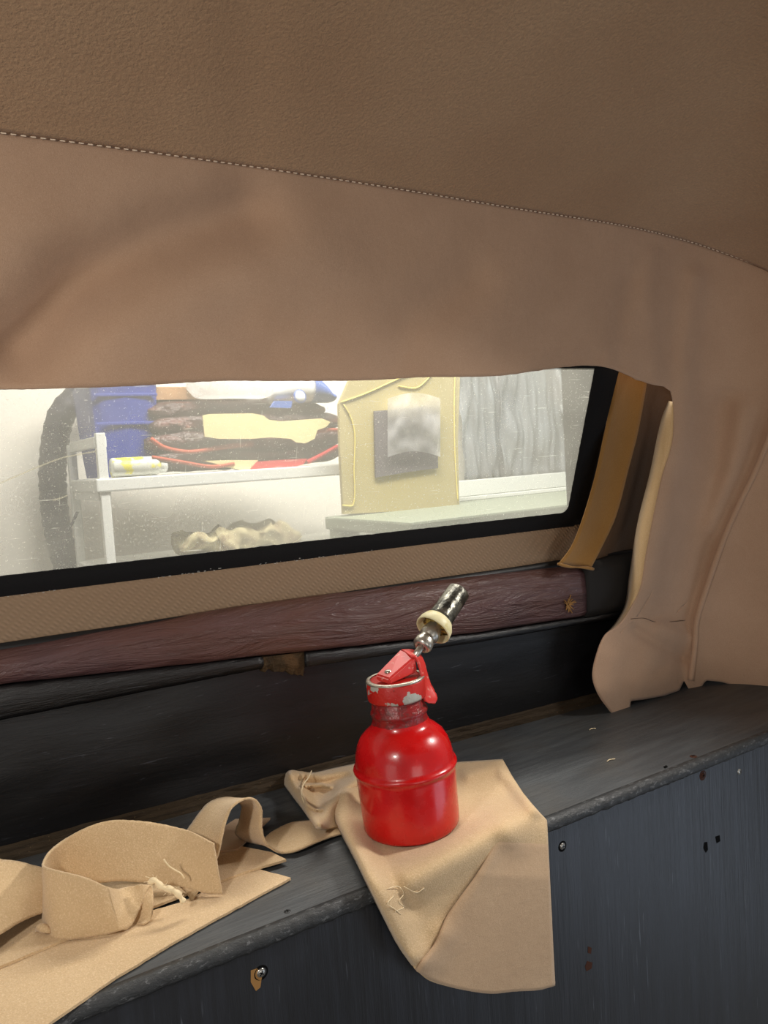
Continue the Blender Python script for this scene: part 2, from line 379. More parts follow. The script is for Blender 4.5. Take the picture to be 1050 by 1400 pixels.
grid('panel', rows, blackm, back, thick=.012, off=1)
def mould(x):
    y = Yb(x); return [(y+.013, SZ+.022), (y+.006, SZ+.022), (y+.004, SZ+.019), (y+.004, SZ+.0145), (y-.001, SZ+.0125), (y-.001, SZ+.008), (y-.005, SZ+.006), (y-.005, SZ), (y+.013, SZ)]
prof_extrude('moulding', mould, mouldm, back, smooth=False, jag=.0012)['label'] = 'dusty stepped brown moulding'
# crack and swirl lines on the black panel, thin raised paint ridges
def Pback(px, py, o=.0): return hit(px, py, lambda p: p.y-(Yb(p.x)+.0138-o))
lines = [[(146,997),(138,1020),(128,1040),(108,1058)], [(112,1056),(80,1064),(58,1078)], [(345,935),(350,950),(341,962),(352,976)], [(352,935),(362,948),(356,962)],
         [(378,945),(388,955),(380,962),(400,966),(430,950),(470,952),(520,944)], [(600,905),(640,895),(655,900),(685,898)], [(20,1070),(40,1085),(40,1105),(22,1118)]]
for ln in lines:
    tube('paint_crack', [Pback(*q) for q in ln], .0005, edgem, back, n=6, k=24)

# rails
def interp(tab, x):
    if x <= tab[0][0]: return tab[0][1]
    for (a, b), (c, d) in zip(tab, tab[1:]):
        if x <= c: return b+(d-b)*(x-a)/(c-a)
    return tab[-1][1]
PT = [(-.7, -.156), (.07, -.153), (.3, -.146), (.55, -.150), (.74, -.156)]
PB = [(-.7, -.182), (.07, -.185), (.3, -.201), (.45, -.212), (.59, -.221), (.75, -.226)]
def rail_prof(x):
    y = Yb(x); t = interp(PT, x)-.002+.001*fnoise((x, 0, 0), 14); b = interp(PB, x)+.0015*fnoise((x, 5, 0), 18); m_ = (t+b)/2
    d = .002*fnoise((x, 1, 0), 22)
    return [(y+.011, t+.001), (y+.002, t+.001), (y-.008, t-.003), (y-.013+d, t-.010), (y-.015+d, m_), (y-.014, b+.008), (y-.010, b+.002), (y-.004, b), (y+.011, b)]
rail = empty('wrapped_rail', (.3, .76, -.19), 'horizontal wooden rail wrapped in wrinkled plum-brown vinyl below the window', 'rail')
xr = [X0+(.755-X0)*i/160 for i in range(161)]
prof_extrude('vinyl_wrap', rail_prof, plum, rail, xs=xr)
# frayed nail hole at the right end of the rail
c = hit(776, 826, lambda p: p.y-(Yb(p.x)-.0145))
bm = bmesh.new()
for k in range(22):
    a = k*2.399; r = .004+.010*random.random()
    d = Vector((math.cos(a)*r, -.001-.003*random.random(), math.sin(a)*r)); q = Vector((-math.sin(a), 0, math.cos(a)))*.0007
    v = [bm.verts.new(p) for p in (c+d*.2+q, c+d*.2-q, c+d-q*.4, c+d+q*.4)]; bm.faces.new(v)
    v2 = [bm.verts.new(x_.co+Vector((0, -.0012, 0))) for x_ in v]; bm.faces.new(v2)
    for i in range(4): bm.faces.new((v[i], v[(i+1) % 4], v2[(i+1) % 4], v2[i]))
f_ = from_bm('frayed_splinters', bm, rust2, rail); f_['label'] = 'frayed brown splinters round a nail hole'; f_['kind'] = 'stuff'
lathe('nail_hole', [(0, 0), (.004, .0), (.0035, .002), (0, .0022)], c+Vector((0, .001, 0)), (0, -1, 0), blackhole, rail, n=14)
xr2 = [.756+(.865-.756)*i/30 for i in range(31)]
def endp(x):
    y = Yb(x); return [(y+.02, -.150), (y-.012, -.153), (y-.018, -.165), (y-.018, -.215), (y-.012, -.226), (y+.02, -.228)]
prof_extrude('rail_end', endp, dark, rail, xs=xr2)['label'] = 'black rail end in the dark corner'
XN0, XN1 = hit(356, 915, lambda p: p.y-Yb(p.x)).x, hit(414, 915, lambda p: p.y-Yb(p.x)).x
brail = empty('black_rail', (.2, .77, -.21), 'black wooden rail with chipped paint directly under the plum rail, broken by a notch', 'rail')
def br_left(x):
    y = Yb(x); t = interp(PB, x)-.0003; b = interp([(-.7, -.219), (.07, -.217), (XN0, -.2155)], x)
    return [(y+.011, t), (y-.009, t), (y-.0115, t-.004), (y-.010, b+.005), (y-.005, b), (y+.011, b)]
prof_extrude('rail_length', br_left, railm, brail, xs=[X0+(XN0-X0)*i/160 for i in range(161)], jag=.0008)
def br_right(x):
    y = Yb(x); t = interp(PB, x)-.0003; b = interp([(XN1, -.2225), (.59, -.233), (.75, -.236), (.9, -.238)], x)
    return [(y+.011, t), (y-.009, t), (y-.012, t-.003), (y-.011, b+.002), (y-.006, b), (y+.011, b)]
prof_extrude('rail_length', br_right, railm, brail, xs=[XN1+(.87-XN1)*i/120 for i in range(121)], jag=.0007)
bm = bmesh.new(); nb = 14
yn = Yb(XN0)
top, bot = [], []
for i in range(nb+1):
    x = XN0+(XN1-XN0)*i/nb; zb = -.2195-.016*(i/nb)**1.3-.004*fnoise((x, 0, 0), 160)
    zt = interp(PB, x)-.0003; p = .004*fnoise((x, 8, 0), 90)
    ring = [bm.verts.new(v) for v in ((x, yn+.011, zt), (x, yn-.010+p, zt), (x, yn-.009-p, (zt+zb)/2), (x, yn-.004+p, zb+.002), (x, yn+.006, zb), (x, yn+.011, zb))]
    if i: [bm.faces.new((pr[k], pr[(k+1) % 6], ring[(k+1) % 6], ring[k])) for k in range(6)]
    else: bm.faces.new(ring)
    pr = ring
bm.faces.new(pr)
from_bm('notch_block', bm, woodm, brail, smooth=False)['label'] = 'bare broken brown wood block in the notch'

# ------------------------------------------------------------------ rear window
def Yw(x, z): return Yb(x)+.006-.313*(z+.086)
win = empty('rear_window', (.2, .77, -.09), 'scratched clear vinyl rear window in a black cloth-bound frame', 'window')
WR, WT = .748, .098
def wp(x, z, o=0): return Vector((x, Yw(x, z)+o, z))
xw = [X0+(WR+.012-X0)*i/80 for i in range(81)]
rows = [[wp(x, -.10+(WT+.105)*j/24, .0006*fnoise((x, j*.1, 0), 8)) for x in xw] for j in range(25)]
grid('vinyl_pane', rows, vinyl, win)
for ln in ([(-8,664),(20,652),(48,640),(85,626),(104,622),(131,617)], [(72,684),(86,680),(92,677)], [(400,742),(408,738),(413,732)]):
    tube('crease', [hit(x, y, lambda p: p.y-(Yw(p.x, p.z)-.0006)) for x, y in ln], .0007, vinyl, win, n=6, k=30)
# frame: inner outline / outer outline
def zout(x): return interp([(-.7, -.121), (.07, -.1225), (.3, -.1195), (.75, -.128)], x)
inner, outer = [], []
for i in range(300):
    x = X0+(.738-X0)*i/299; inner.append((x, -.0865+.0006*fnoise((x, 0, 0), 260))); outer.append((x+(.03 if i == 299 else 0)*0, zout(x)+.0008*fnoise((x, 4, 0), 90)))
for k in range(1, 7):
    a = k/6*math.pi/2; inner.append((.738+.011*math.sin(a), -.0755-.011*math.cos(a))); outer.append((.742+.034*math.sin(a)**.7, -.128+.02*(1-math.cos(a))))
for i in range(1, 90):
    z = -.0755+(WT+.080)*i/89; inner.append((.749+.0005*fnoise((z, 0, 0), 200), z)); outer.append((.774+.014*i/89, z-.032*(1-i/89)))
rows = []
for (a, b), (c_, d) in zip(inner, outer):
    rows.append([wp(a+(c_-a)*t, b+(d-b)*t, h) for t, h in ((0, .002), (0, -.0022), (.35, -.0032), (.62, -.0034), (.66, -.0026), (1, -.0030), (1, .003))])
grid('frame', rows, framem, win)
rows = [[wp(x, WT-.002, -.003), wp(x, WT-.002, .002), wp(x, WT+.014, .002), wp(x, WT+.014, -.003)] for x in xw]
grid('frame', rows, framem, win, closed=True)
rows = [[wp(X0+.0, z, -.003), wp(X0, z, .002), wp(X0-.03, z, .002), wp(X0-.03, z, -.003)] for z in (-.12, 0, WT+.014)]
grid('frame', rows, framem, win, closed=True)
bm = bmesh.new()
for k in range(300):
    x = random.uniform(-.02, .74); 
    if fnoise((x, 0, 0), 9) < -.1: continue
    z = (-.0865+zout(x))/2-.003+random.gauss(0, .0008); L_ = random.uniform(.0004, .0022); h = random.uniform(.0001, .0003)
    p = wp(x, z, -.0037); hexa(bm, [p+Vector(v) for v in ((0,0,-h),(L_,0,-h),(L_,.0004,-h),(0,.0004,-h),(0,0,h),(L_,0,h),(L_,.0004,h),(0,.0004,h))])
tag(from_bm('glue_flecks', bm, fleck, win), 'pale glue flecks along the frame middle', kind='stuff')
# woven outer cloth between frame and rail
rows = [[Vector((x, Yb(x)+.009+.0*j, -.105-.055*j/6)) for x in [X0+(.775-X0)*i/100 for i in range(101)]] for j in range(7)]
wv_o = tag(grid('hood_cloth_strip', rows, weave, None, thick=.002, off=1), 'narrow strip of tan cross-woven hood cloth between window frame and plum rail', 'cloth')

# ------------------------------------------------------------------ hood lining: headlining, rear curtain, side curtain
def smax(a, b, k): h = max(k-abs(a-b), 0)/k; return max(a, b)+h*h*k/4
def hood_g(p, off=0):
    yh = .660-.11*max(0, p.z-.05)+.024*max(0, -p.z)/.35
    xs_ = 1.012-.10*max(0, p.z)
    return smax(p.y-yh, p.x-xs_, .13)+off
def foldh(px, py):
    q = (px, py)
    h = 0
    h -= ridge(q, [(20,470),(90,400),(200,330),(330,290)], 46, .019)
    h += ridge(q, [(150,470),(260,400),(420,350)], 60, .006); h -= ridge(q, [(-20,520),(60,440),(90,380)], 60, .012)
    h -= ridge(q, [(360,480),(330,440)], 40, .004)
    h -= ridge(q, [(545,500),(560,440),(640,380)], 34, .006)
    h += ridge(q, [(640,470),(700,400)], 50, .004)
    h -= ridge(q, [(845,500),(850,430),(860,380)], 14, .003)
    h -= ridge(q, [(810,490),(760,500),(740,510)], 16, .003)
    h += ridge(q, [(895,520),(885,400),(890,350)], 12, .0025)
    # side curtain
    h += ridge(q, [(950,380),(938,480),(932,600),(905,720),(885,800)], 16, .005)
    h -= ridge(q, [(985,560),(975,640),(940,760),(915,840)], 26, .007)
    h += ridge(q, [(1015,560),(1000,640),(975,720)], 16, .004)
    welt = [(1075,540),(1050,602),(1030,650),(1010,690),(990,735),(962,815),(952,850),(950,880),(944,930)]
    h += ridge(q, welt, 9, .0025)
    h -= ridge(q, [(x-12, y) for x, y in welt], 13, .0045)
    if py > 838:
        k = min(1, (py-838)/14); h += k*(ridge(q, [(900,875),(880,930),(915,930)], 26, .006)-ridge(q, [(868,862),(900,880),(932,900)], 8, .005)+ridge(q, [(905,855),(935,872)], 10, .004))
        h += k*ridge(q, [(838,900),(830,940)], 20, .004)
    h -= ridge(q, [(985,533),(1060,536)], 1.8, .002) if px > 980 else 0
    h += .0015*fnoise((px*.012, py*.012, 0), 1)
    return h*1.35
_hc = {}
def H(px, py, off=0):
    k = (round(px, 2), round(py, 2), off)
    if k not in _hc: f_ = foldh(px, py); _hc[k] = hit(px, py, lambda p: hood_g(p, f_+off))
    return _hc[k]
seam_px = [(-900,60),(-400,128),(0,181),(250,214),(500,251),(700,284),(850,308),(930,327),(985,345),(1030,362),(1060,376),(1120,408)]
flap_px = [(-900,530),(-400,533),(0,532),(150,529),(300,521),(400,521),(500,520),(570,516),(680,514),(740,506),(780,501),(815,500),(845,507),(870,519),(893,526),(912,530),(917,535)]
def on(poly, x):
    """spline y at x"""
    for k in range(len(poly)-1):
        if x <= poly[k+1][0] or k == len(poly)-2:
            (x1, y1), (x2, y2) = poly[k], poly[k+1]
            p0 = poly[k-1] if k else (2*x1-x2, 2*y1-y2); p3 = poly[k+2] if k+2 < len(poly) else (2*x2-x1, 2*y2-y1)
            t = (x-x1)/(x2-x1); h = x2-x1; d1 = (y2-p0[1])/(x2-p0[0])*h; d2 = (p3[1]-y1)/(p3[0]-x1)*h
            return y1*(2*t**3-3*t*t+1)+d1*(t**3-2*t*t+t)+y2*(-2*t**3+3*t*t)+d2*(t**3-t*t)
XR = [917+(1120-917)*i/90 for i in range(91)]
colx = [-900+100*i for i in range(9)]+[i*7.5-60 for i in range(130)]
colx = [x for x in colx if x < 912]+XR
def edge_y(x): return 535+10*(x-917)/203 if x >= 917 else on(flap_px, x)
rag = lambda x: 1.3*fnoise((x*.12, 0, 0), 1)*(1 if x > 730 else .5)*(x < 915)
hood = empty('hood_lining', (.4, .66, .26), 'tan cloth lining of a car hood with a stitched seam, draping beside the window', 'hood lining')
cols = []; NV = 44
for x in colx:
    ys, ye = on(seam_px, x), edge_y(x)+rag(x)
    cols.append([H(x, ys+(ye-ys)*j/NV) for j in range(NV+1)])
for dx in (.2, .4, .6):
    cols.insert(0, [p-Vector((.2, 0, 0)) for p in cols[0]])
# side curtain patch
left = [(917,535),(920,550),(919,602),(904,654),(889,725),(882,762),(875,803),(863,829),(845,855),(827,868),(815,896),(810,925),(818,950),(838,978)]
bottom = [(838,978),(860,972),(862,958),(880,956),(908,951),(928,944),(935,930),(942,943),(955,944),(965,930),(985,932),(1000,936),(1010,947),(1030,946),(1050,943),(1120,940)]
topr = [Vector((x, edge_y(x))) for x in XR]; NB = 110
lft = cr([(a, b) for a, b in left], NB); rgt = lin([(1120, 545), (1120, 940)], NB); btm = lin(bottom, len(XR))
g2 = coons(topr, rgt, btm, lft)
verts = []; faces = []
def addgrid(rows):
    b = len(verts); n = len(rows[0]); verts.extend([tuple(p) for r in rows for p in r])
    for j in range(len(rows)-1):
        for i in range(n-1): faces.append((b+j*n+i, b+(j+1)*n+i, b+(j+1)*n+i+1, b+j*n+i+1))
addgrid(cols)
side_rows = [[H(p.x, p.y) for p in r] for r in g2]
# let the loose bottom-left tail swing out and the hem wave
addgrid(side_rows)
me = bpy.data.meshes.new('curtain'); me.from_pydata(verts, [], faces); bm = bmesh.new(); bm.from_mesh(me)
bmesh.ops.remove_doubles(bm, verts=bm.verts, dist=2e-4); bmesh.ops.recalc_face_normals(bm, faces=bm.faces); bm.to_mesh(me); bm.free()
for p in me.polygons: p.use_smooth = True
curt = lnk('curtain', me, hoodm, hood); curt['label'] = 'smooth curtain with soft folds, hanging over the window top and down the side'
s_ = curt.modifiers.new('t', 'SOLIDIFY'); s_.thickness = .0015; s_.offset = 0
# turned-in lining edge
L1 = cr(left[1:10], 60); L2 = cr([(914,548),(904,573),(889,643),(871,717),(860,788),(854,827),(840,853),(826,868)], 60)
rows = []
for a, b in zip(L1, L2):
    A = H(a.x, a.y); B = H(b.x, b.y, -.022); mid = A.lerp(B, .5)+Vector((-.004, -.003, 0))*(1 if (a-b).length > 6 else .2)
    rows.append([A, A.lerp(mid, .5)+Vector((-.001, -.001, 0)), mid, B])
grid('turned_edge', rows, lining, hood, thick=.001)['label'] = 'turned-in edge of the side opening, window light painted into its tone'
tube('welt', [H(x, y, .0016) for x, y in [(1090,500),(1075,540),(1050,602),(1030,650),(1010,690),(990,735),(962,815),(952,850),(950,880),(944,930)]], .0040, hoodm, hood, n=12, k=90)['label'] = 'corded welt running down the side curtain'
# horizontal seam on the side and hem stitch line
tube('side_seam', [H(x, 533+.05*(x-985))+Vector((-.0006, -.0006, 0)) for x in (984, 1000, 1030, 1060, 1110)], .0006, hoodm, hood, n=6, k=24)
tube('side_seam', [H(x, y)+Vector((-.0006, -.0008, 0)) for x, y in ((862,846),(880,845),(895,850),(915,850),(936,848))], .0005, brownc, hood, n=6, k=24)
# headlining lofted from the seam inward over the cabin
seam3 = [c_[0] for c_ in cols]
last = seam3[-1]
for k in range(1, 12): seam3.append(Vector((last.x+.004*k, last.y-.09*k, last.z-.001*k)))
seam3 = [p+Vector((0, -.0005, 0)) for p in seam3]
rows = []
for j in range(41):
    t = (j/40)**1.4
    rows.append([Vector((p.x+(-.1-p.x)*t, p.y+(-.35-p.y)*t, p.z+.19*(1-(1-t)**2)+.0015*fnoise((p.x*3, t*5, 0), 1)*min(1, t*8))) for p in seam3])
hl = grid('headlining', rows, roofm, hood, thick=.002, off=0); hl['label'] = 'grained overhead panel above the seam'
# rolled seam lip and its stitches
tube('seam_lip', seam3[:-9], .0006, hoodm, hood, n=8, k=220)
bm = bmesh.new(); P = cr(seam3[:-9], 900)
S = [P[0]]; acc = 0
i = 0; step = .0068; on_ = .0042
total = [0]
for a, b in zip(P, P[1:]): total.append(total[-1]+(b-a).length)
def at_len(s):
    import bisect
    k = min(len(P)-2, max(0, bisect.bisect_right(total, s)-1)); return P[k].lerp(P[k+1], (s-total[k])/(total[k+1]-total[k]))
s = 0
while s < total[-1]-step:
    a, b = at_len(s), at_len(s+on_); t = (b-a).normalized(); u = Vector((0, -.35, -.93)).normalized(); v = t.cross(u).normalized()
    o_ = Vector((0, -.0030, -.0016))
    ring = []
    for p, r in ((a, .0001), (a.lerp(b, .15), .00055), (a.lerp(b, .85), .00055), (b, .0001)):
        ring.append([bm.verts.new(p+o_+(u*math.cos(q)+v*math.sin(q))*r) for q in [k*math.pi/2.5 for k in range(5)]])
    for r1, r2 in zip(ring, ring[1:]):
        for k in range(5): bm.faces.new((r1[k], r1[(k+1) % 5], r2[(k+1) % 5], r2[k]))
    s += step
tag(from_bm('stitching', bm, stitchm, hood), 'row of pale stitches along the seam', kind='stuff')

# ------------------------------------------------------------------ mustard facing and dark corner behind the curtain
def HP(px, py, off): return hit(px, py, lambda p: hood_g(p, off))
corner = empty('corner_facing', (.84, .71, 0), 'mustard cloth band and brown cloth seen through the gap right of the window', 'cloth')
eL = cr([(842,490),(836,540),(824,600),(812,655),(795,712),(780,748),(762,772)], 40); eM = cr([(888,490),(882,535),(872,590),(858,645),(842,705),(824,745),(808,776)], 40)
eR = cr([(935,490),(930,540),(915,600),(900,660),(888,720),(878,760),(874,792)], 40)
def cf(a, z_off): return HP(a.x, a.y, z_off)
rows = []
for a, b in zip(eL, eM):
    rows.append([cf(a.lerp(b, t), -.030+.006*math.sin(t*3.1)*(-1)) for t in [k/8 for k in range(9)]])
grid('mustard_band', rows, mustard, corner, thick=.0015)['label'] = 'mustard facing band'
rows = []
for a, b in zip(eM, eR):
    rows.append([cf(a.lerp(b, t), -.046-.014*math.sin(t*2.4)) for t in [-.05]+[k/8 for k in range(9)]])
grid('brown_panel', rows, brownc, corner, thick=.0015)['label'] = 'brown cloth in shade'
tube('band_hem', [cf(Vector(p), -.028) for p in ((763,771),(780,775),(800,776),(811,778))], .0022, mustard, corner, n=8, k=20, rfun=lambda t: .8+.3*math.sin(t*9))
box('corner_shade_sheet', (.80, .775, -.34), (1.03, .78, .2), dark, corner, bev=0)  # near-black sheets put in for the deep shade of the gap
box('corner_shade_sheet', (1.05, .66, -.35), (1.055, .78, .2), dark, corner, bev=0)

# ------------------------------------------------------------------ scraps of felt on the shelf
def sz(x, y, h=.002): return atZ(x, y, SZ+h)
def flat(name, poly, h, m, label, cat, group=None, t=.002):
    """flat felt piece: polygon of pixel spots laid on the shelf"""
    P = []
    for a, b in zip(poly, poly[1:]+poly[:1]):
        n = max(2, int(math.hypot(b[0]-a[0], b[1]-a[1])/8))
        for k in range(n):
            q = sz(a[0]+(b[0]-a[0])*k/n, a[1]+(b[1]-a[1])*k/n, h); P.append(q+Vector((fnoise(q, 180), fnoise(q, 200), 0))*.0007)
    bm = bmesh.new(); f_ = bm.faces.new([bm.verts.new(p) for p in P]); bm.normal_update()
    if f_.normal.z < 0: f_.normal_flip()
    r = bmesh.ops.extrude_face_region(bm, geom=[f_]); bmesh.ops.translate(bm, verts=[v for v in r['geom'] if isinstance(v, bmesh.types.BMVert)], vec=(0, 0, t))
    bmesh.ops.triangulate(bm, faces=bm.faces[:])
    o = from_bm(name, bm, m); return tag(o, label, cat, group)
GS = 'tan felt scraps on the left of the shelf'
flat('felt_strip', [(398,1203),(345,1189),(250,1236),(160,1262),(80,1290),(0,1322),(-60,1345),(-60,1520),(-20,1480),(70,1401),(150,1345),(240,1290),(330,1240)], .0008, face,
     'large flat tan felt strip lying foremost along the shelf edge, pointed at its right end', 'felt scrap', GS)
flat('felt_strip', [(391,1178),(372,1168),(330,1160),(250,1165),(120,1215),(0,1262),(-60,1290),(-60,1350),(0,1325),(90,1287),(200,1246),(292,1211),(335,1195)], .0030, face,
     'flat tan felt strip lying behind the foremost strip, its tip under the arched ribbon', 'felt scrap', GS, .0022)
flat('felt_strip', [(370,1120),(322,1122),(280,1150),(300,1166),(325,1163)], .0053, under,
     'small pale flat felt piece showing through the arch of the ribbon', 'felt scrap', GS, .0018)
# arched ribbon
def RN(x, y, Y): return atY(x, y, Y)
near = [(262,1232,.60),(284,1200,.606),(298,1168,.610),(307,1128,.612),(316,1105,.613),(332,1093,.614),(346,1092,.616),(357,1105,.617),(358,1133,.618),(364,1153,.620)]
N3 = [RN(*p) for p in near]+[sz(384,1166,.004), sz(405,1163,.005), sz(436,1150,.006), sz(464,1141,.004), sz(500,1135,.003)]
far = [(225,1180,.66),(240,1158,.662),(256,1135,.664),(272,1113,.666),(285,1099,.668),(300,1092,.668),(318,1091,.668),(330,1101,.668),(328,1120,.668),(323,1140,.668)]
F3 = [RN(*p) for p in far]+[sz(350,1152,.004), sz(375,1136,.005), sz(397,1126,.006), sz(423,1122,.004), sz(470,1112,.003)]
tag(ribbon('felt_ribbon', list(zip(N3, F3)), face, n=130, mrow=12, fuzz=.0004), 'narrow tan felt ribbon standing up in an arch, right end running under the folded cloth', 'felt ribbon', GS)
# big curled loop
loop = empty('curled_felt_ribbon', atZ(150, 1280, SZ+.006), 'wide tan felt ribbon curled into a loop on its edge, left of the shelf', 'felt ribbon', GS)
secs = [((292,1153,.600),(305,1222,.590)), ((272,1143,.618),(280,1220,.600)), ((250,1134,.634),(252,1214,.612)), ((210,1124,.652),(205,1207,.628)), ((160,1121,.668),(155,1205,.645)), ((125,1128,.674),(110,1215,.660)),
        ((92,1145,.672),(80,1235,.668)), ((70,1162,.662),(62,1252,.664)), ((59,1180,.648),(58,1262,.648)), ((62,1187,.632),(64,1276,.630)), ((80,1192,.618),(80,1286,.612)), ((110,1199,.604),(120,1281,.601)),
        ((135,1208,.598),(148,1276,.594)), ((147,1213,.598),(164,1272,.590))]
S3 = [(atY(*a), atY(*b)) for a, b in secs]
ribbon('wide_ribbon', S3, face, loop, n=170, mrow=22, fuzz=.0010)
secs = [((146,1213,.5985),(163,1272,.5905)), ((152,1215,.606),(174,1270,.592)), ((160,1216,.613),(184,1258,.595)), ((170,1214,.616),(192,1240,.599)), ((182,1212,.614),(199,1220,.602)), ((190,1210,.610),(206,1212,.604)), ((197,1214,.606),(209,1224,.600)),
        ((196,1228,.602),(209,1240,.594)), ((188,1246,.604),(205,1258,.590)), ((176,1262,.606),(196,1264,.590))]
S3 = [(atY(*a), atY(*b)) for a, b in secs]
ribbon('curled_end', S3, face, loop, n=90, mrow=14, fuzz=.0004)['label'] = 'end rolled into a small curl'
# left wave
secs = [((-90,1180,.66),(-90,1330,.60)), ((-45,1168,.668),(-45,1305,.604)), ((0,1175,.672),(0,1277,.622)), ((25,1178,.674),(25,1262,.632)), ((45,1183,.674),(45,1252,.640)), ((60,1187,.674),(64,1245,.644)), ((85,1200,.676),(90,1240,.650))]
S3 = [(atY(*a), atY(*b)) for a, b in secs]
tag(ribbon('felt_ribbon', S3, face, n=60, mrow=18, fuzz=.0012), 'tan felt ribbon bending in from the left frame edge behind the curled loop', 'felt ribbon', GS)
# threads
tuft = empty('thread_tuft', sz(225, 1215, .01), 'fluffy cream thread tuft lying beside the curl of the loop', 'thread')
base = [atY(203,1207,.600), atY(212,1204,.596), atY(222,1213,.590), atY(233,1216,.588), atY(243,1222,.586), atY(251,1233,.584)]
tube('yarn', base, .0022, thread, tuft, n=8, k=30, rfun=lambda t: .7+.5*abs(math.sin(t*14)))
for k in range(60):
    t = random.random()*4.99; p = base[int(t)].lerp(base[int(t)+1], t-int(t)); d = Vector((random.gauss(0, .0022), random.gauss(0, .002)-.001, random.gauss(0, .0022)))
    tube('fibre', [p, p+d*.6+Vector((.0003, 0, .0002)), p+d*1.2], .00018, thread, tuft, n=4, k=5)
def loopw(x, y): # on the inner wall of the loop
    return atY(x, y, .606-.003)
tag(tube('thread', [loopw(224,1175), loopw(231,1184), loopw(240,1190), loopw(247,1194), loopw(252,1201)], .0006, thread, k=24), 'fine curved cream thread clinging to the inside of the loop', 'thread')
tag(tube('fluff_ball', [sz(50,1272,.006), sz(55,1268,.009), sz(63,1271,.009), sz(70,1274,.007)], .0028, face, k=14, rfun=lambda t: .5+math.sin(t*3.14)*.7), 'small ball of tan fluff left of the loop', 'fluff')

# ------------------------------------------------------------------ folded cloth under the pot
def box_g(p): return smax(p.z-SZ-.0006, yfront(p.x)-.002-p.y, .024) - 0
def CL(px, py, h): return hit(px, py, lambda p: -(box_g(p)-h-.001))
def ch_(px, py):
    q = (px, py); h = .003
    h += ridge(q, [(470,1092),(472,1120),(492,1165),(520,1222),(545,1270),(562,1305)], 20, .013)     # long rolled left fold
    h += ridge(q, [(476,1078),(490,1072)], 14, .006)
    h -= ridge(q, [(500,1140),(530,1190),(560,1240)], 14, .003)
    h += ridge(q, [(560,1205),(610,1175),(655,1150),(680,1128)], 26, .011)                            # ridge in front of the pot
    h += ridge(q, [(700,1140),(715,1120),(722,1100)], 22, .007)
    h -= ridge(q, [(655,1095),(690,1085)], 18, .003)
    h += ridge(q, [(640,1060),(680,1048),(700,1070),(730,1108)], 10, .0045)
    h += ridge(q, [(560,1335),(585,1310),(600,1280)], 20, .006)
    h -= max(0, 1-math.hypot((px-563)/70, (py-1122)/32))*.004
    return max(.0012, h)
topb = cr([(470,1063),(486,1052),(530,1046),(580,1044),(622,1043),(655,1041),(687,1039)], 80)
rgtb = lin([(687,1039),(700,1062),(716,1086),(732,1106),(747,1122),(750,1180),(754,1262),(758,1346)], 100)
botb = cr([(569,1326),(585,1339),(612,1348),(640,1354),(668,1357),(700,1354),(735,1352),(758,1346)], 80)
lftb = cr([(470,1063),(458,1082),(453,1100),(458,1120),(470,1145),(486,1175),(504,1212),(524,1252),(545,1292),(569,1326)], 100)
g3 = coons(topb, rgtb, botb, lftb)
cloth = empty('folded_cloth', Vector((.46, .56, SZ)), 'large tan felt cloth bunched under the red pot and hanging over the shelf edge', 'cloth')
rows = []
for j, r in enumerate(g3):
    row = []
    for i, p in enumerate(r):
        h = ch_(p.x, p.y)
        e = seg_d((p.x, p.y), [(q.x, q.y) for q in lftb[::6]])
        h *= min(1, .25+math.sqrt(max(0, e))/3.0)     # rolled under at the left edge
        row.append(CL(p.x, p.y, h))
    rows.append(row)
grid('cloth_body', rows, face, cloth, thick=.002, off=0)
# turned flap hanging in front, underside showing
fb = cr([(690,1122),(682,1140),(670,1165),(652,1195),(628,1228),(610,1255),(596,1288),(574,1318),(569,1327)], 60)
fr = lin([(747,1126),(750,1180),(754,1262),(758.5,1347)], 60)
rows = []
for k, (a, b) in enumerate(zip(fb, fr)):
    row = []
    for i in range(33):
        t = i/32; p = a.lerp(b, t)
        bb = botb[min(79, int(t*79))]; v = (k/59)**3
        p = Vector((p.x, p.y+(bb.y+1-(1327+(1347-1327)*t))*v)); 
        lift = -.0045+.0100*min(1, k/20)*min(1, .75+t*3)-.004*max(0, 1-k/8)
        row.append(CL(p.x, p.y, ch_(p.x, p.y)*(min(1, .25+math.sqrt(max(0, seg_d((p.x, p.y), [(q.x, q.y) for q in lftb[::6]])))/3.0))+.0012+lift))
    rows.append(row)
grid('turned_corner', rows, under, cloth, thick=.0016, off=0)['label'] = 'turned corner showing the browner underside'
# gathered corner at the left of the pot
gt = cr([(389,1060),(398,1053),(425,1057),(450,1052),(488,1044)], 50); gr = cr([(488,1044),(492,1065),(482,1085),(478,1105),(478,1134)], 50)
gb = cr([(433,1133),(445,1134),(460,1132),(478,1134)], 50); gl = cr([(389,1060),(388,1070),(400,1088),(412,1104),(422,1118),(433,1133)], 50)
def gh(px, py):
    q = (px, py); h = .003
    h += ridge(q, [(396,1062),(408,1080),(424,1108),(434,1126)], 9, .012)
    h += ridge(q, [(440,1128),(450,1105),(470,1080),(486,1068)], 11, .014)
    h += ridge(q, [(400,1058),(440,1062),(485,1052)], 7, .008)
    h -= ridge(q, [(424,1082),(436,1092),(450,1082)], 8, .002)
    h += ridge(q, [(418,1075),(440,1074),(452,1077)], 2.2, .006)
    h += ridge(q, [(414,1058),(411,1080),(420,1100),(432,1108),(440,1108)], 2.0, .005)
    return h
rows = [[CL(p.x, p.y, gh(p.x, p.y)*min(1, .2+seg_d((p.x, p.y), [(q.x, q.y) for q in gl[::5]])/4)) for p in r] for r in coons(gt, gr, gb, gl)]
grid('gathered_corner', rows, face, cloth, thick=.0015, off=0)
tube('loose_thread', [CL(*p) for p in ((426,1054,.016),(421,1064,.019),(414,1074,.019),(413,1090,.018),(421,1103,.016),(438,1108,.015))], .0007, thread, cloth, n=6, k=26)
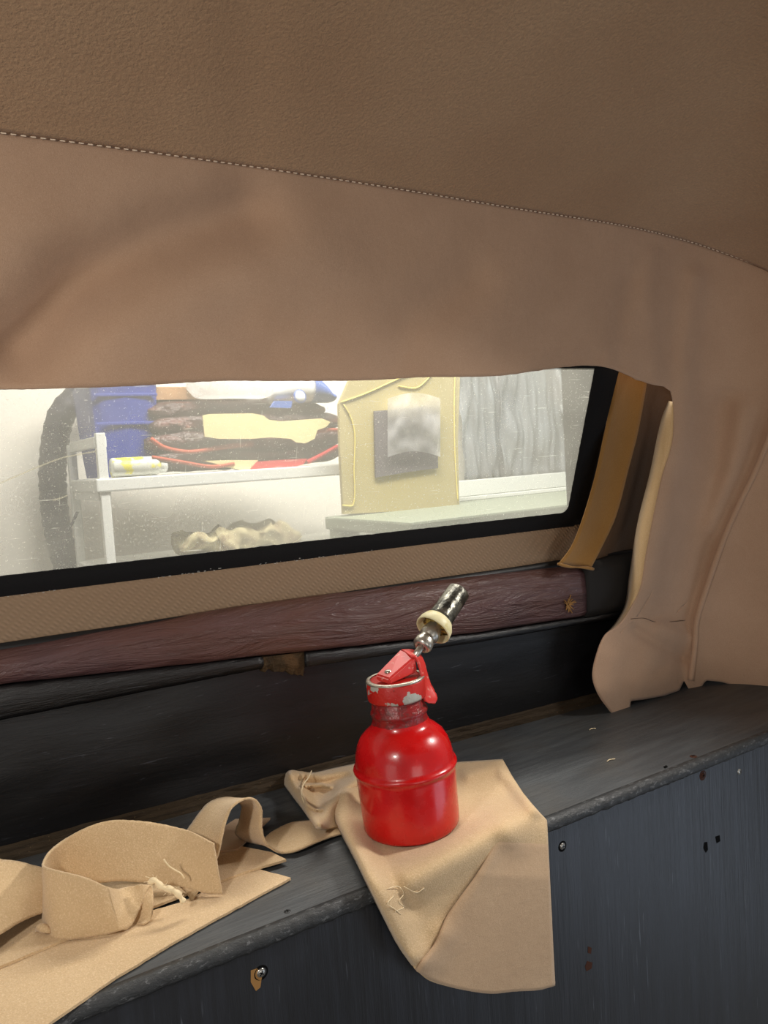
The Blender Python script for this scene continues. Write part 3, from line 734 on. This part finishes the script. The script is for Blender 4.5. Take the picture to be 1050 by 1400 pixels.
for ln in ([(530,1215),(545,1212),(552,1222),(545,1232),(552,1240),(540,1246)], [(538,1225),(530,1235),(540,1243),(548,1250)], [(552,1212),(570,1220),(580,1214)]):
    tube('loose_thread', [CL(x, y, ch_(x, y)+.0022) for x, y in ln], .00035, thread, cloth, n=5, k=30)

# ------------------------------------------------------------------ red pump pot
B = atD(563, 1125, .719); T = atD(541, 934, .711); AX = (T-B).normalized(); B = B-AX*.0015
pot = empty('pump_can', B, 'chipped red metal pump can with lever cap and angled nozzle standing on the tan cloth', 'can')
lathe('body', [(0, .0005), (.0405, .0), (.0435, .0014), (.0448, .004), (.0450, .010), (.0458, .035), (.0463, .052), (.0463, .0555), (.0478, .0565), (.0486, .0585), (.0478, .0605), (.0462, .0615), (.0460, .064), (.0448, .072),
               (.0425, .080), (.0390, .0865), (.0340, .0915), (.0296, .0948), (.0272, .0975), (.0262, .101)], B, AX, redm, pot, n=72)
lathe('neck', [(.0262, .1005), (.0252, .105), (.0262, .1075), (.0268, .109), (.0262, .111), (.0246, .113), (.0250, .1165), (.0238, .118), (.0238, .1235)], B, AX, neckm, pot, n=56, wob=.02)
lathe('cap', [(.0240, .1215), (.0268, .1218), (.0274, .1235), (.0273, .1375), (.0262, .1400), (.0200, .1404), (.0, .1404)], B, AX, capm, pot, n=56, wob=.01)
lathe('cap_rim', [(.0266, .1385), (.0275, .1390), (.0271, .1405), (.0250, .1410), (.0232, .1406), (.0240, .1400), (.0266, .1385)], B, AX, rimm, pot, n=56, wob=.02)
# lever bracket
tl, tr_, fr_, fl_ = atD(513, 922, .700), atD(532, 928, .688), atD(569, 896, .707), atD(547, 887, .721)
dn = -AX
bm = bmesh.new()
vv = hexa(bm, [tl+dn*.0060, tr_+dn*.0060, fr_+dn*.016, fl_+dn*.016, tl, tr_, fr_, fl_])
bmesh.ops.bevel(bm, geom=bm.edges[:], offset=.0015, segments=3, affect='EDGES')
from_bm('lever_bar', bm, leverm, pot, smooth=False)
rp = (tl+tr_)/2+((fl_+fr_)/2-(tl+tr_)/2)*.22
lathe('rivet', [(0, .0012), (.0018, .0011), (.0030, .0006), (.0034, -.001)], rp, AX, steel, pot, n=20)
q = B+AX*.1404
def bar_pt(u, v): return tl.lerp(fl_, u).lerp(tr_.lerp(fr_, u), v)
tops = [bar_pt(u, v)-AX*.004 for u, v in ((.16, .22), (.16, .80), (.66, .80), (.66, .22))]
bots = [p-AX*((p-q).dot(AX)+.001) for p in tops]
bm = bmesh.new(); hexa(bm, bots+tops); bmesh.ops.bevel(bm, geom=bm.edges[:], offset=.001, segments=2, affect='EDGES')
from_bm('lever_post', bm, neckm, pot)
secs = [((549,889,.720),(562,898,.705)), ((562,889,.722),(568,899,.706)), ((572,893,.722),(571,904,.706)), ((579,905,.720),(574,914,.704)), ((583,920,.718),(577,928,.702)), ((588,935,.716),(577,942,.702)), ((594,946,.714),(577,952,.702)), ((597,955,.712),(580,958,.703)), ((594,962,.710),(586,961,.706))]
ribbon('lever', [(atD(*a), atD(*b)) for a, b in secs], leverm, pot, n=44, mrow=8, thick=.0022, fuzz=0)['label'] = 'hanging red lever tongue'
# nozzle
n0 = atD(568, 896, .716); n1 = atD(627, 809, .768); NA = (n1-n0).normalized(); NL = (n1-n0).length
lathe('nozzle_rod', [(0, -.004), (.0034, -.004), (.0034, .022), (.0, .022)], n0, NA, steel, pot, n=24)
lathe('nozzle_collar', [(.0036, .0115), (.0050, .0100), (.0080, .0105), (.0095, .0135), (.0092, .018), (.0076, .0215), (.0078, .024), (.0094, .0255), (.0094, .0300), (.0076, .037), (.0062, .042), (0, .042)], n0, NA, steel, pot, n=30, wob=.02)
lathe('nozzle_flange', [(.0164, .0335), (.0172, .0325), (.0178, .034), (.0172, .040), (.0145, .0455), (.0108, .048), (.0095, .048), (.012, .045), (.0146, .041), (.0160, .036), (.0164, .0335)], n0, NA, plastic, pot, n=40, wob=.03)
lathe('dried_glue', [(.0060, .0375), (.0095, .039), (.0128, .0405), (.0150, .0400), (.0120, .045), (.007, .046)], n0, NA, glue, pot, n=36, wob=.25)
E = NL
lathe('nozzle_tube', [(.0100, .044), (.0128, .0455), (.0124, .050), (.0122, .052), (.0116, E-.001), (.0110, E), (.0100, E), (.0094, E-.002), (.0092, E-.015), (0, E-.015)], n0, NA, tubem, pot, n=40, wob=.03)

# ------------------------------------------------------------------ screws
def screw(parent, c, d, r, name='screw', mm=screwm, hole=True, label=None):
    d = Vector(d).normalized()
    o = lathe(name, [(0, .0012), (r*.5, .0011), (r*.85, .0006), (r, 0), (r, -.001)], c, d, mm, parent, n=20)
    a = d.orthogonal().normalized()
    a = (Matrix.Rotation(random.random()*3, 3, d) @ a); b = d.cross(a)
    bm = bmesh.new()
    for u, v in ((a, b), (b, a)):
        p = [c+d*h+u*su*r*.55+v*sv_*r*.12 for h in (.0008, .00125) for su, sv_ in ((-1,-1), (1,-1), (1,1), (-1,1))]; hexa(bm, p)
    x_ = from_bm('cross_slot', bm, blackhole, o)
    if hole:
        h = lathe('screw_hole', [(r*1.05, 0), (r*1.5, .0003), (r*1.75, -.0002), (r*1.05, -.0004)], c, d, rust if mm is not screwm else blackhole, parent, n=22)
    return o
def onp(x, y, o=.0): return hit(x, y, lambda p: p.y-(yfront(p.x)+.004-o))
screw(bulk, onp(769,1157), (0,-1,0), .0032)['label'] = 'cross-head screw in a dark countersink beside the hanging cloth'
screw(bulk, onp(1011,1055), (0,-1,0), .0034, hole=False)['label'] = 'bright cross-head screw at the far right'
screw(bulk, onp(961,1060), (0,-1,0), .0034, mm=rust)['label'] = 'rusty screw just under the shelf edge'
screw(bulk, onp(357,1330), (0,-1,0), .0036)['label'] = 'cross-head screw with chipped wood beneath, lower left'
def chip(parent, pts, mm, name, off, surf=onp):
    bm = bmesh.new(); c0 = [surf(x, y, off) for x, y in pts]; f_ = bm.faces.new([bm.verts.new(p) for p in c0])
    r = bmesh.ops.extrude_face_region(bm, geom=[f_]); d = Vector((0, .001, 0)) if surf is onp else Vector((0, 0, -.001))
    bmesh.ops.translate(bm, verts=[v for v in r['geom'] if isinstance(v, bmesh.types.BMVert)], vec=d); return from_bm(name, bm, mm, parent)
chip(bulk, [(343,1327),(352,1324),(358,1336),(356,1350),(350,1355),(343,1343)], rust2, 'paint_chip', .0003)
chip(bulk, [(804,1294),(809,1296),(808,1304),(804,1303)], rust, 'paint_chip', .0003)
chip(bulk, [(803,1314),(810,1316),(809,1324),(802,1328),(800,1322)], rust, 'paint_chip', .0003)
chip(bulk, [(963,1152),(967,1151),(968,1162),(965,1166),(962,1160)], blackhole, 'screw_hole', .0003)
chip(bulk, [(978,1144),(984,1142),(985,1150),(980,1153)], blackhole, 'screw_hole', .0003)
def ons(x, y, o=.0): return atZ(x, y, SZ+.0002+o)
screw(shelf, ons(948,1034)+Vector((0,0,-.0004)), (0,0,1), .0042, mm=rust, hole=False)['label'] = 'rusty countersunk screw near the right front edge'
screw(shelf, ons(393,1246)+Vector((0,0,-.0006)), (0,0,1), .0032, mm=edgem, hole=False)['label'] = 'painted-over screw in front of the felt strips'
chip(shelf, [(907,1048),(911,1046),(913,1048),(909,1050)], blackhole, 'screw_hole', .0004, ons)
debris = [(802,1000),(812,998),(830,1040),(805,997),(850,1040)]
for x, y, l in ((806,998,.010),(830,1041,.012),(783,966,.004)):
    p = ons(x, y, .0008); a = random.random()
    tag(tube('lint', [p, p+Vector((l*.4, .001, .0004)), p+Vector((l, -.001, 0))], .0005, thread, n=5, k=8), {806:'pale lint fleck on the shelf below the curtain tail',830:'pale lint fleck on open shelf right of the cloth',783:'tiny lint fleck beside the back moulding'}[x], 'lint')

# ------------------------------------------------------------------ garage contents
rack = empty('shelf_rack', (.42, 1.9, FL), 'white metal shelf rack beyond the window, holding bin and bundle', 'rack')
RX1 = 1.30
for (y, x) in ((1.9, .42), (2.2, .41)):
    box('post', (x-.011, y-.010, FL), (x+.011, y+.010, .10 if y < 2 else .085), whitemetal, rack)
for (y, x) in ((1.9, RX1), (2.2, RX1)):
    box('post', (x-.011, y-.010, FL), (x+.016, y+.012, -.03), whitemetal, rack)
box('end_rail', (.405, 1.9, .066), (.435, 2.2, .092), whitemetal, rack)
box('end_rail', (.405, 1.9, -.06), (.435, 2.2, -.035), whitemetal, rack)
box('shelf_deck', (.40, 1.885, -.040), (RX1+.03, 2.215, -.008), whitemetal, rack, .004)['label'] = 'upper deck'
box('shelf_deck', (.40, 1.885, -.255), (RX1+.03, 2.215, -.228), whitemetal, rack, .004)['label'] = 'lower deck'
box('shelf_deck', (.40, 1.885, -.95), (RX1+.03, 2.215, -.92), whitemetal, rack, .004)
# bin
bin_ = empty('blue_bin', (.50, 2.06, -.008), 'deep blue ribbed plastic bin on the left of the rack', 'bin')
bm = bmesh.new()
def ringb(cx, cy, hx, hy, z, rr=.02):
    pts = []
    for k in range(32):
        a = k/32*2*math.pi; sx, sy = math.cos(a), math.sin(a); e = .35
        rib = .003*(k % 4 == 0)
        pts.append(Vector((cx+(hx+rib)*math.copysign(abs(sx)**e, sx), cy+(hy+rib)*math.copysign(abs(sy)**e, sy), z)))
    return pts
rows = [ringb(.50,2.06,.01,.01,-.006), ringb(.50,2.06,.072,.10,-.006), ringb(.50,2.06,.078,.104,.05), ringb(.50,2.06,.088,.112,.225), ringb(.50,2.06,.094,.118,.227), ringb(.50,2.06,.094,.118,.25), ringb(.50,2.06,.084,.108,.25), ringb(.50,2.06,.074,.10,.01), ringb(.50,2.06,.01,.01,.004)]
grid('bin_body', rows, blue, bin_, closed=True, smooth=False)
for z in (.12, .19): box('rim_band', (.422, 1.9445, z), (.578, 1.950, z+.008), blue, bin_)
# can lying on shelf
can = empty('spray_can', (.52, 1.915, .02), 'white and yellow spray can lying on the rack in front of the blue bin', 'can')
a0 = atY(151, 637, 1.915); a0.z = .016; a1 = atY(228, 637, 1.915); d_ = Vector((a1.x-a0.x, 0, 0)); LL = d_.length
lathe('can_body', [(0, 0), (.022, .001), (.024, .005), (.024, LL*.78), (.020, LL*.84), (.012, LL*.87)], a0, d_, labelm, can, n=28)
lathe('can_lid', [(.013, LL*.85), (.017, LL*.87), (.017, LL*.98), (.012, LL), (0, LL)], a0, d_, whitemetal, can, n=24)
# bundle of folded plastic and cloth
def slab(name, x0, x1, y0, y1, z0, z1, m, parent=None, amp=.012, seed=0, n=26, fq=9):
    rows = []
    for i in range(n+1):
        t = i/n; x = x0+(x1-x0)*t; e = max(.35, (1-abs(2*t-1)**7)**.5); row = []
        for k in range(16):
            a = k/16*2*math.pi; cy, cz = (y0+y1)/2, (z0+z1)/2
            y = cy+(y1-y0)/2*math.copysign(abs(math.cos(a))**.5, math.cos(a)); z = cz+(z1-z0)/2*e*math.copysign(abs(math.sin(a))**.6, math.sin(a))
            q_ = Vector((x*1.0, y, z))*fq+Vector((seed*7.3, 0, 0)); row.append(Vector((x+amp*noise.noise(q_+Vector((3,0,0))), y+amp*noise.noise(q_), z+amp*.8*noise.noise(q_+Vector((0,5,0))))))
        rows.append(row)
    rows = [[sum(rows[0], Vector())/16]*16]+rows+[[sum(rows[-1], Vector())/16]*16]
    return grid(name, rows, m, parent, closed=True)
bundle = empty('wrapped_bundle', (.82, 2.03, -.005), 'bundle of dark red-brown folded padding with red and cream edges on the rack', 'bundle')
xa, xb = atY(208,640,1.95).x, atY(462,640,1.95).x
slab('fold', xa, xb+.02, 1.93, 2.17, -.004, .062, bagm, bundle, amp=.007, seed=1, n=50, fq=22)
slab('fold', xa-.012, xb+.03, 1.92, 2.17, .036, .106, bagm, bundle, amp=.007, seed=2, n=50, fq=22)
slab('fold', xa+.005, xb+.02, 1.93, 2.17, .075, .150, bagm, bundle, amp=.007, seed=3, n=50, fq=22)
slab('fold', xa, xb-.03, 1.94, 2.17, .115, .184, bagm, bundle, amp=.006, seed=4, n=50, fq=22)
def bent(name, pts, Y, m, parent, r=.008): return tube(name, [atY(x, y, Y) for x, y in pts], r, m, parent, n=8, k=40)
bent('red_edging', [(206,600),(225,612),(260,618),(300,612),(345,606)], 1.905, orangec, bundle, .006)
bent('red_edging', [(208,625),(250,632),(290,638),(320,634)], 1.90, orangec, bundle, .005)
bent('red_edging', [(420,632),(440,622),(462,610)], 1.90, redcl, bundle, .006)
bent('red_edging', [(430,590),(450,588),(462,588)], 1.90, orangec, bundle, .006)
def plate(name, pts, Y, t, m, parent=None, amp=0):
    bm = bmesh.new(); P = []
    for a, b in zip(pts, pts[1:]+pts[:1]):
        for k in range(3): q_ = (a[0]+(b[0]-a[0])*k/3, a[1]+(b[1]-a[1])*k/3); v = atY(q_[0], q_[1], Y); P.append(v)
    f_ = bm.faces.new([bm.verts.new(p) for p in P]); r = bmesh.ops.extrude_face_region(bm, geom=[f_])
    bmesh.ops.translate(bm, verts=[v for v in r['geom'] if isinstance(v, bmesh.types.BMVert)], vec=(0, t, 0)); bmesh.ops.triangulate(bm, faces=bm.faces[:])
    return from_bm(name, bm, m, parent)
plate('red_fold', [(343,641),(352,631),(380,629),(420,627),(415,635),(390,641),(362,648)], 1.895, .02, redcl, bundle)
plate('cream_fold', [(280,630),(310,629),(353,629),(343,645),(318,640)], 1.90, .02, cream, bundle)
tag(plate('card_pattern', [(277,568),(285,566),(345,565),(360,568),(368,574),(385,576),(410,574),(440,572),(452,577),(446,584),(434,588),(430,600),(418,606),(405,605),(398,600),(370,598),(345,600),(300,600),(280,597)], 1.885, .006, cream),
    'cream card cut-out with a wavy edge lying against the dark bundle', 'card')
# on top of the bundle
b0, b1 = atY(208,562,1.99).x, atY(335,562,1.99).x
tag(box('flat_carton', (b0, 1.97, .182), (b1, 2.15, .216), cardb), 'flat brown carton on top of the bundle beside the blue bin', 'carton')
bagx0, bagx1 = atY(262,550,1.94).x, atY(376,550,1.94).x
tag(slab('clear_plastic_bag', bagx0, bagx1, 1.90, 1.965, .178, .262, clearbag, amp=.012, seed=9, n=34), 'crumpled clear bag with a dark neck on top of the bundle', 'bag')
iron = empty('flat_iron', (1.0, 1.94, .18), 'white and blue iron-like appliance with an oval badge on the bundle', 'appliance')
i0, i1 = atY(368,545,1.94).x, atY(446,545,1.94).x; L_ = i1-i0
rows = []
for k in range(17):
    t = k/16; hh = .046*math.sin(math.pi*(.12+.86*t))**.55; x = i0+L_*t
    rows.append([Vector((x, 1.94+.045*math.cos(a), .166+hh+hh*math.sin(a)*.98)) for a in [q_/20*2*math.pi for q_ in range(20)]])
rows = [[rows[0][0].lerp(rows[0][10], .5)]*20]+rows+[[rows[-1][0].lerp(rows[-1][10], .5)]*20]
grid('shell', rows, white, iron, closed=True)
rows = []
for k in range(9):
    t = .68+.36*k/8; hh = .046*math.sin(math.pi*(.12+.86*min(t, 1)))**.55+.003; x = i0+L_*t
    rows.append([Vector((x, 1.938+.049*math.cos(a), .166+hh+hh*math.sin(a))) for a in [q_/20*2*math.pi for q_ in range(20)]])
grid('blue_heel', rows, iblue, iron, closed=True)['label'] = 'blue heel cap'
plate('blue_sole', [(370,557),(376,548),(400,548),(398,558)], 1.893, .01, iblue, iron)
lathe('badge', [(0, .002), (.017, .002), (.019, 0)], atY(410, 542, 1.888), (0, -1, .1), iblue, iron, n=24)
lathe('badge_centre', [(0, .0035), (.0145, .0032), (.015, .001)], atY(410, 542, 1.888), (0, -1, .1), white, iron, n=24)
# rag heap
rag_ = slab('rag_heap', atY(250,740,1.95).x, atY(405,735,1.95).x, 1.92, 2.06, -.222, -.165, ragm, amp=.035, seed=5, n=90, fq=26)
tag(rag_, 'crumpled cream and brown rag heap on the lower rack deck', 'rags')
# hose
hp = [(118,537),(100,548),(84,568),(76,600),(72,640),(74,690),(80,730),(94,780),(120,840)]
hs = empty('flexible_hose', (.35, 2.28, -.2), 'thick dark grey flexible hose arching down left of the rack', 'hose')
P3 = [atY(x, y, 2.27) for x, y in hp]; e_ = P3[-1].copy()
P3 = [P3[0]+Vector((.16, .02, .03)), P3[0]+Vector((.08, .01, .03))]+P3+[Vector((e_.x+.12, 2.27, -.62)), Vector((e_.x+.2, 2.27, FL+.04))]
tube('hose_body', P3, .036, rubber, hs, n=16, k=160, rfun=lambda t: 1+.05*math.sin(t*330))
tag(tube('cable', [atY(106,700,2.1), atY(101,712,2.1), atY(93,722,2.1), atY(89,732,2.1), atY(86,800,2.1), Vector((.36, 2.1, FL+.01))], .004, rubber, k=40), 'thin dark cable hanging beside the rack post', 'cable')
# bench
bench = empty('workbench', (1.9, 1.9, FL), 'pale grey-green workbench beyond the window on the right', 'bench')
BZ = -.150
box('bench_top', (.985, 1.45, BZ-.035), (3.2, 1.865, BZ), benchm, bench, .006)
box('bench_top', (1.36, 1.868, BZ-.035), (3.2, 2.39, BZ), benchm, bench, .006)
for x in (1.02, 2.15, 3.1):
    for y in (1.50, 1.82): box('leg', (x-.03, y-.03, FL), (x+.03, y+.03, BZ-.035), benchm, bench)
for x in (1.42, 3.1): box('leg', (x-.03, 2.28, FL), (x+.03, 2.34, BZ-.035), benchm, bench)
tag(box('white_rail', (1.50, 2.10, BZ+.0005), (2.6, 2.13, BZ+.055), whitemetal), 'white metal channel lying along the back of the workbench', 'rail')
tag(box('white_strip', (1.45, 1.90, BZ+.0005), (2.3, 1.92, BZ+.012), whitemetal), 'thin white strip lying nearer on the workbench', 'rail')
# pattern board stands on the bench and leans back on the wall things
pb = empty('pattern_board', (1.32, 1.80, -.150), 'olive-tan card board with yellow outline and grey square, standing beyond the window centre', 'board')
prow = [(466,700),(470,520),(500,490),(560,486),(632,488),(628,690),(560,698)]
plate('board', [(470,703),(465,610),(464,552),(478,520),(500,488),(630,486),(626,600),(628,692),(560,698)], 1.80, .012, patt, pb)
for ln in ([(466,550),(500,538),(540,520),(560,512),(600,505)], [(622,508),(621,560),(622,620),(626,685)], [(470,553),(480,572),(485,595),(484,640),(483,690),(468,691)], [(590,513),(570,530),(545,528)]):
    tube('chalk_line', [atY(x, y, 1.797) for x, y in ln], .0020, tape, pb, n=6, k=40)
plate('grey_square', [(512,562),(560,558),(598,554),(599,640),(560,645),(514,653)], 1.792, .006, greysq, pb)['label'] = 'grey felt square on the board'
rows = []
for j in range(23):
    row = []
    for i in range(23):
        u, v = i/22, j/22; x = 530+72*u; y = 545+80*v-8*math.sin(u*3.1)
        row.append(atY(x, y, 1.775+.010*fnoise((u*3, v*3, 0), 1)-.014*math.sin(u*3.14)*math.sin(v*3.14)+.006*fnoise((u*9, v*5, 2), 1)))
    rows.append(row)
tag(grid('clear_pouch', rows, clearbag), 'shiny clear plastic pouch over the grey square of the pattern board', 'pouch')
box('prop_strut', (1.20, 1.812, -.149), (1.22, 1.862, -.13), patt, pb)
# hanging grey sheets
for k, (xa_, xb_, yt) in enumerate(((630, 690, 500), (684, 748, 498), (742, 792, 496))):
    a_, b_ = atY(xa_, 600, 2.31-.02*(k % 2)), atY(xb_, 600, 2.31-.02*(k % 2)); rows = []
    for j in range(20):
        z = .40-(.40+.11)*j/19; rows.append([Vector((a_.x+(b_.x-a_.x)*i/40, 2.30-.02*(k % 2)+.004*math.sin(i*.45+k)+.03*fnoise((i*.2, j*.2, k), 1), z+.004*math.sin(i))) for i in range(41)])
    o = tag(grid('plastic_sheet', rows, sheetm, None, thick=.002), ['grey creased plastic sheet hanging just right of the pattern board', 'middle one of three grey plastic sheets hanging over the workbench', 'rightmost grey plastic sheet hanging over the workbench'][k], 'plastic sheet', 'grey plastic sheets hanging over the workbench')
pbg = atY(795, 560, 2.05)
tag(plate('white_bag', [(780,552),(800,548),(822,545),(824,612),(806,610),(797,600)], 2.2, .06, white), 'plain white bag hanging at the right end of the window', 'bag')
